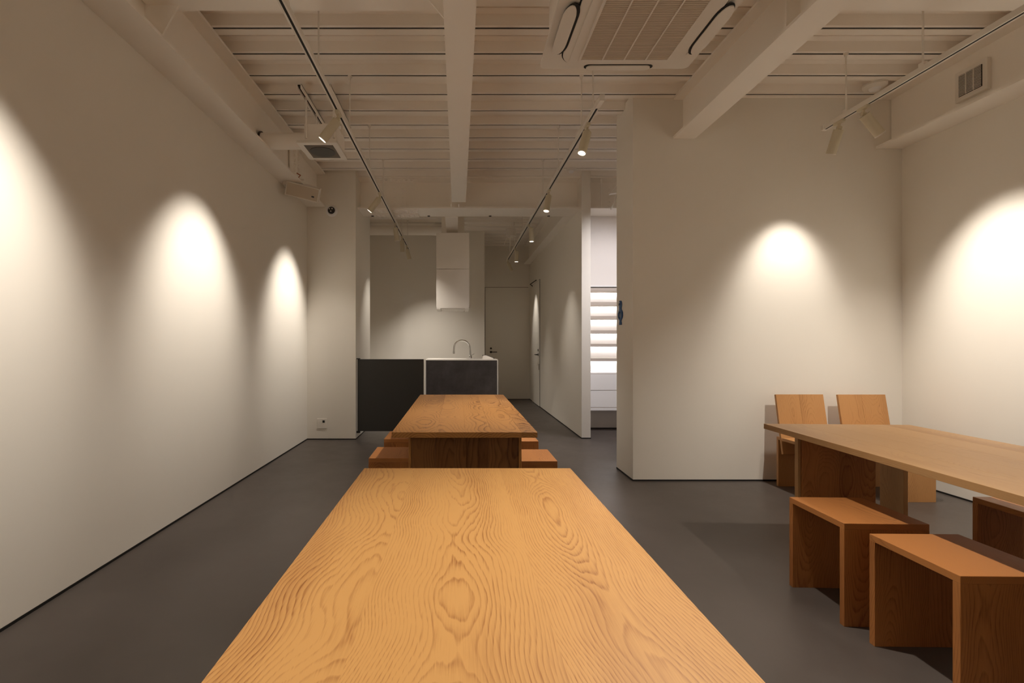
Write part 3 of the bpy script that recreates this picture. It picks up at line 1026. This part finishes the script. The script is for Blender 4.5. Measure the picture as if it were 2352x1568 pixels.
def make_stool(label, loc, rotz, group, W=.352, D=.36, H=.44, T=.026):
    """open-ended box stool: top and two grain-down side panels (facing +-Y)"""
    s = thing('box_stool', label, 'stool', loc, group, rotz)
    # top of two boards, grain along X? the photo's tops run front to back
    board('seat', s, Vector((0, 0, H - T / 2)), D, W, T, 'Y', 'Z', M['stoolwood'], .05, .10, -.15)
    for y in (-D / 2 + T / 2, D / 2 - T / 2):
        board('side_panel', s, Vector((-.07, y, (H - T) / 2)), H - T, W - .14, T, 'Z', 'Y', M['stoolwood'], .03, .07, .15, .0008)
        board('side_panel', s, Vector((W / 2 - .07, y, (H - T) / 2)), H - T, .14, T, 'Z', 'Y', M['stoolwood'], -.05, .12, .0, .0008)
    return s


def copy_tree(src, loc, rotz, label, group):
    r = src.copy()
    COL.objects.link(r)
    r.location = loc
    r.rotation_euler = (0, 0, rotz)
    r['label'] = label
    r['group'] = group
    for ch in list(src.children):
        c = ch.copy()
        COL.objects.link(c)
        c.parent = r
    return r


gs1 = 'box stools at the wide table in the bay'
gs2 = 'box stools at the middle table'
s0 = make_stool('box stool at the wide table, the farther of the two on the aisle side', (1.828, 2.235, 0), math.radians(-2), gs1)
copy_tree(s0, (1.832, 1.768, 0), math.radians(-1), 'box stool at the wide table, nearer the camera on the aisle side', gs1)
copy_tree(s0, (2.75, 2.24, 0), math.radians(-2), 'box stool tucked under the wall side of the wide table', gs1)
copy_tree(s0, (-.424, 3.425, 0), 0, 'box stool on the lit wall side of the middle table, nearer one', gs2)
copy_tree(s0, (-.422, 4.085, 0), 0, 'box stool on the lit wall side of the middle table, farther one', gs2)
copy_tree(s0, (.475, 3.345, 0), 0, 'box stool on the passage side of the middle table, nearer one', gs2)
copy_tree(s0, (.460, 4.0, 0), 0, 'box stool on the passage side of the middle table, farther one', gs2)


def make_chair(label, loc, rotz, group, W=.405, D=.43, H=.42, T=.024):
    c = thing('plank_chair', label, 'chair', loc, group, rotz)
    # local: origin at floor centre, back towards +Y
    board('seat', c, Vector((0, -.035, H - T / 2)), D - .07, W, T, 'Y', 'Z', M['chairwood'], .03, .09, -.2)
    board('rear_rail', c, Vector((0, D / 2 - .022, H - T / 2)), .044, W, T, 'Y', 'Z', M['chairwood'], .03, .09, 0)
    for y in (-D / 2 + T / 2, D / 2 - T / 2):
        board('side_panel', c, Vector((0, y, (H - T) / 2)), H - T, W, T, 'Z', 'Y', M['chairwood'], .04, .09, -.1)
    # leaning back plank passing through the seat slot
    a = math.atan2(.094, .49)
    g_ = Vector((0, math.sin(a), math.cos(a)))
    f_ = Vector((0, -math.cos(a), math.sin(a)))
    for xa, xb, cx, dd, tn in ((-W / 2, -.005, .03, .09, -.12), (-.005, W / 2, -.02, .07, -.06)):
        board('backrest_plank', c, Vector(((xa + xb) / 2, .188, .53)), .50, xb - xa - .0003, .022, g_, f_, M['chairwood'], cx, dd, tn)
    return c


c0 = make_chair('plank chair at the front wall, left of its twin', (2.922, 3.915, 0), 0, 'plank chairs against the front wall')
c1 = copy_tree(c0, (3.445, 3.905, 0), 0, 'plank chair at the front wall, closer to the room corner', 'plank chairs against the front wall')
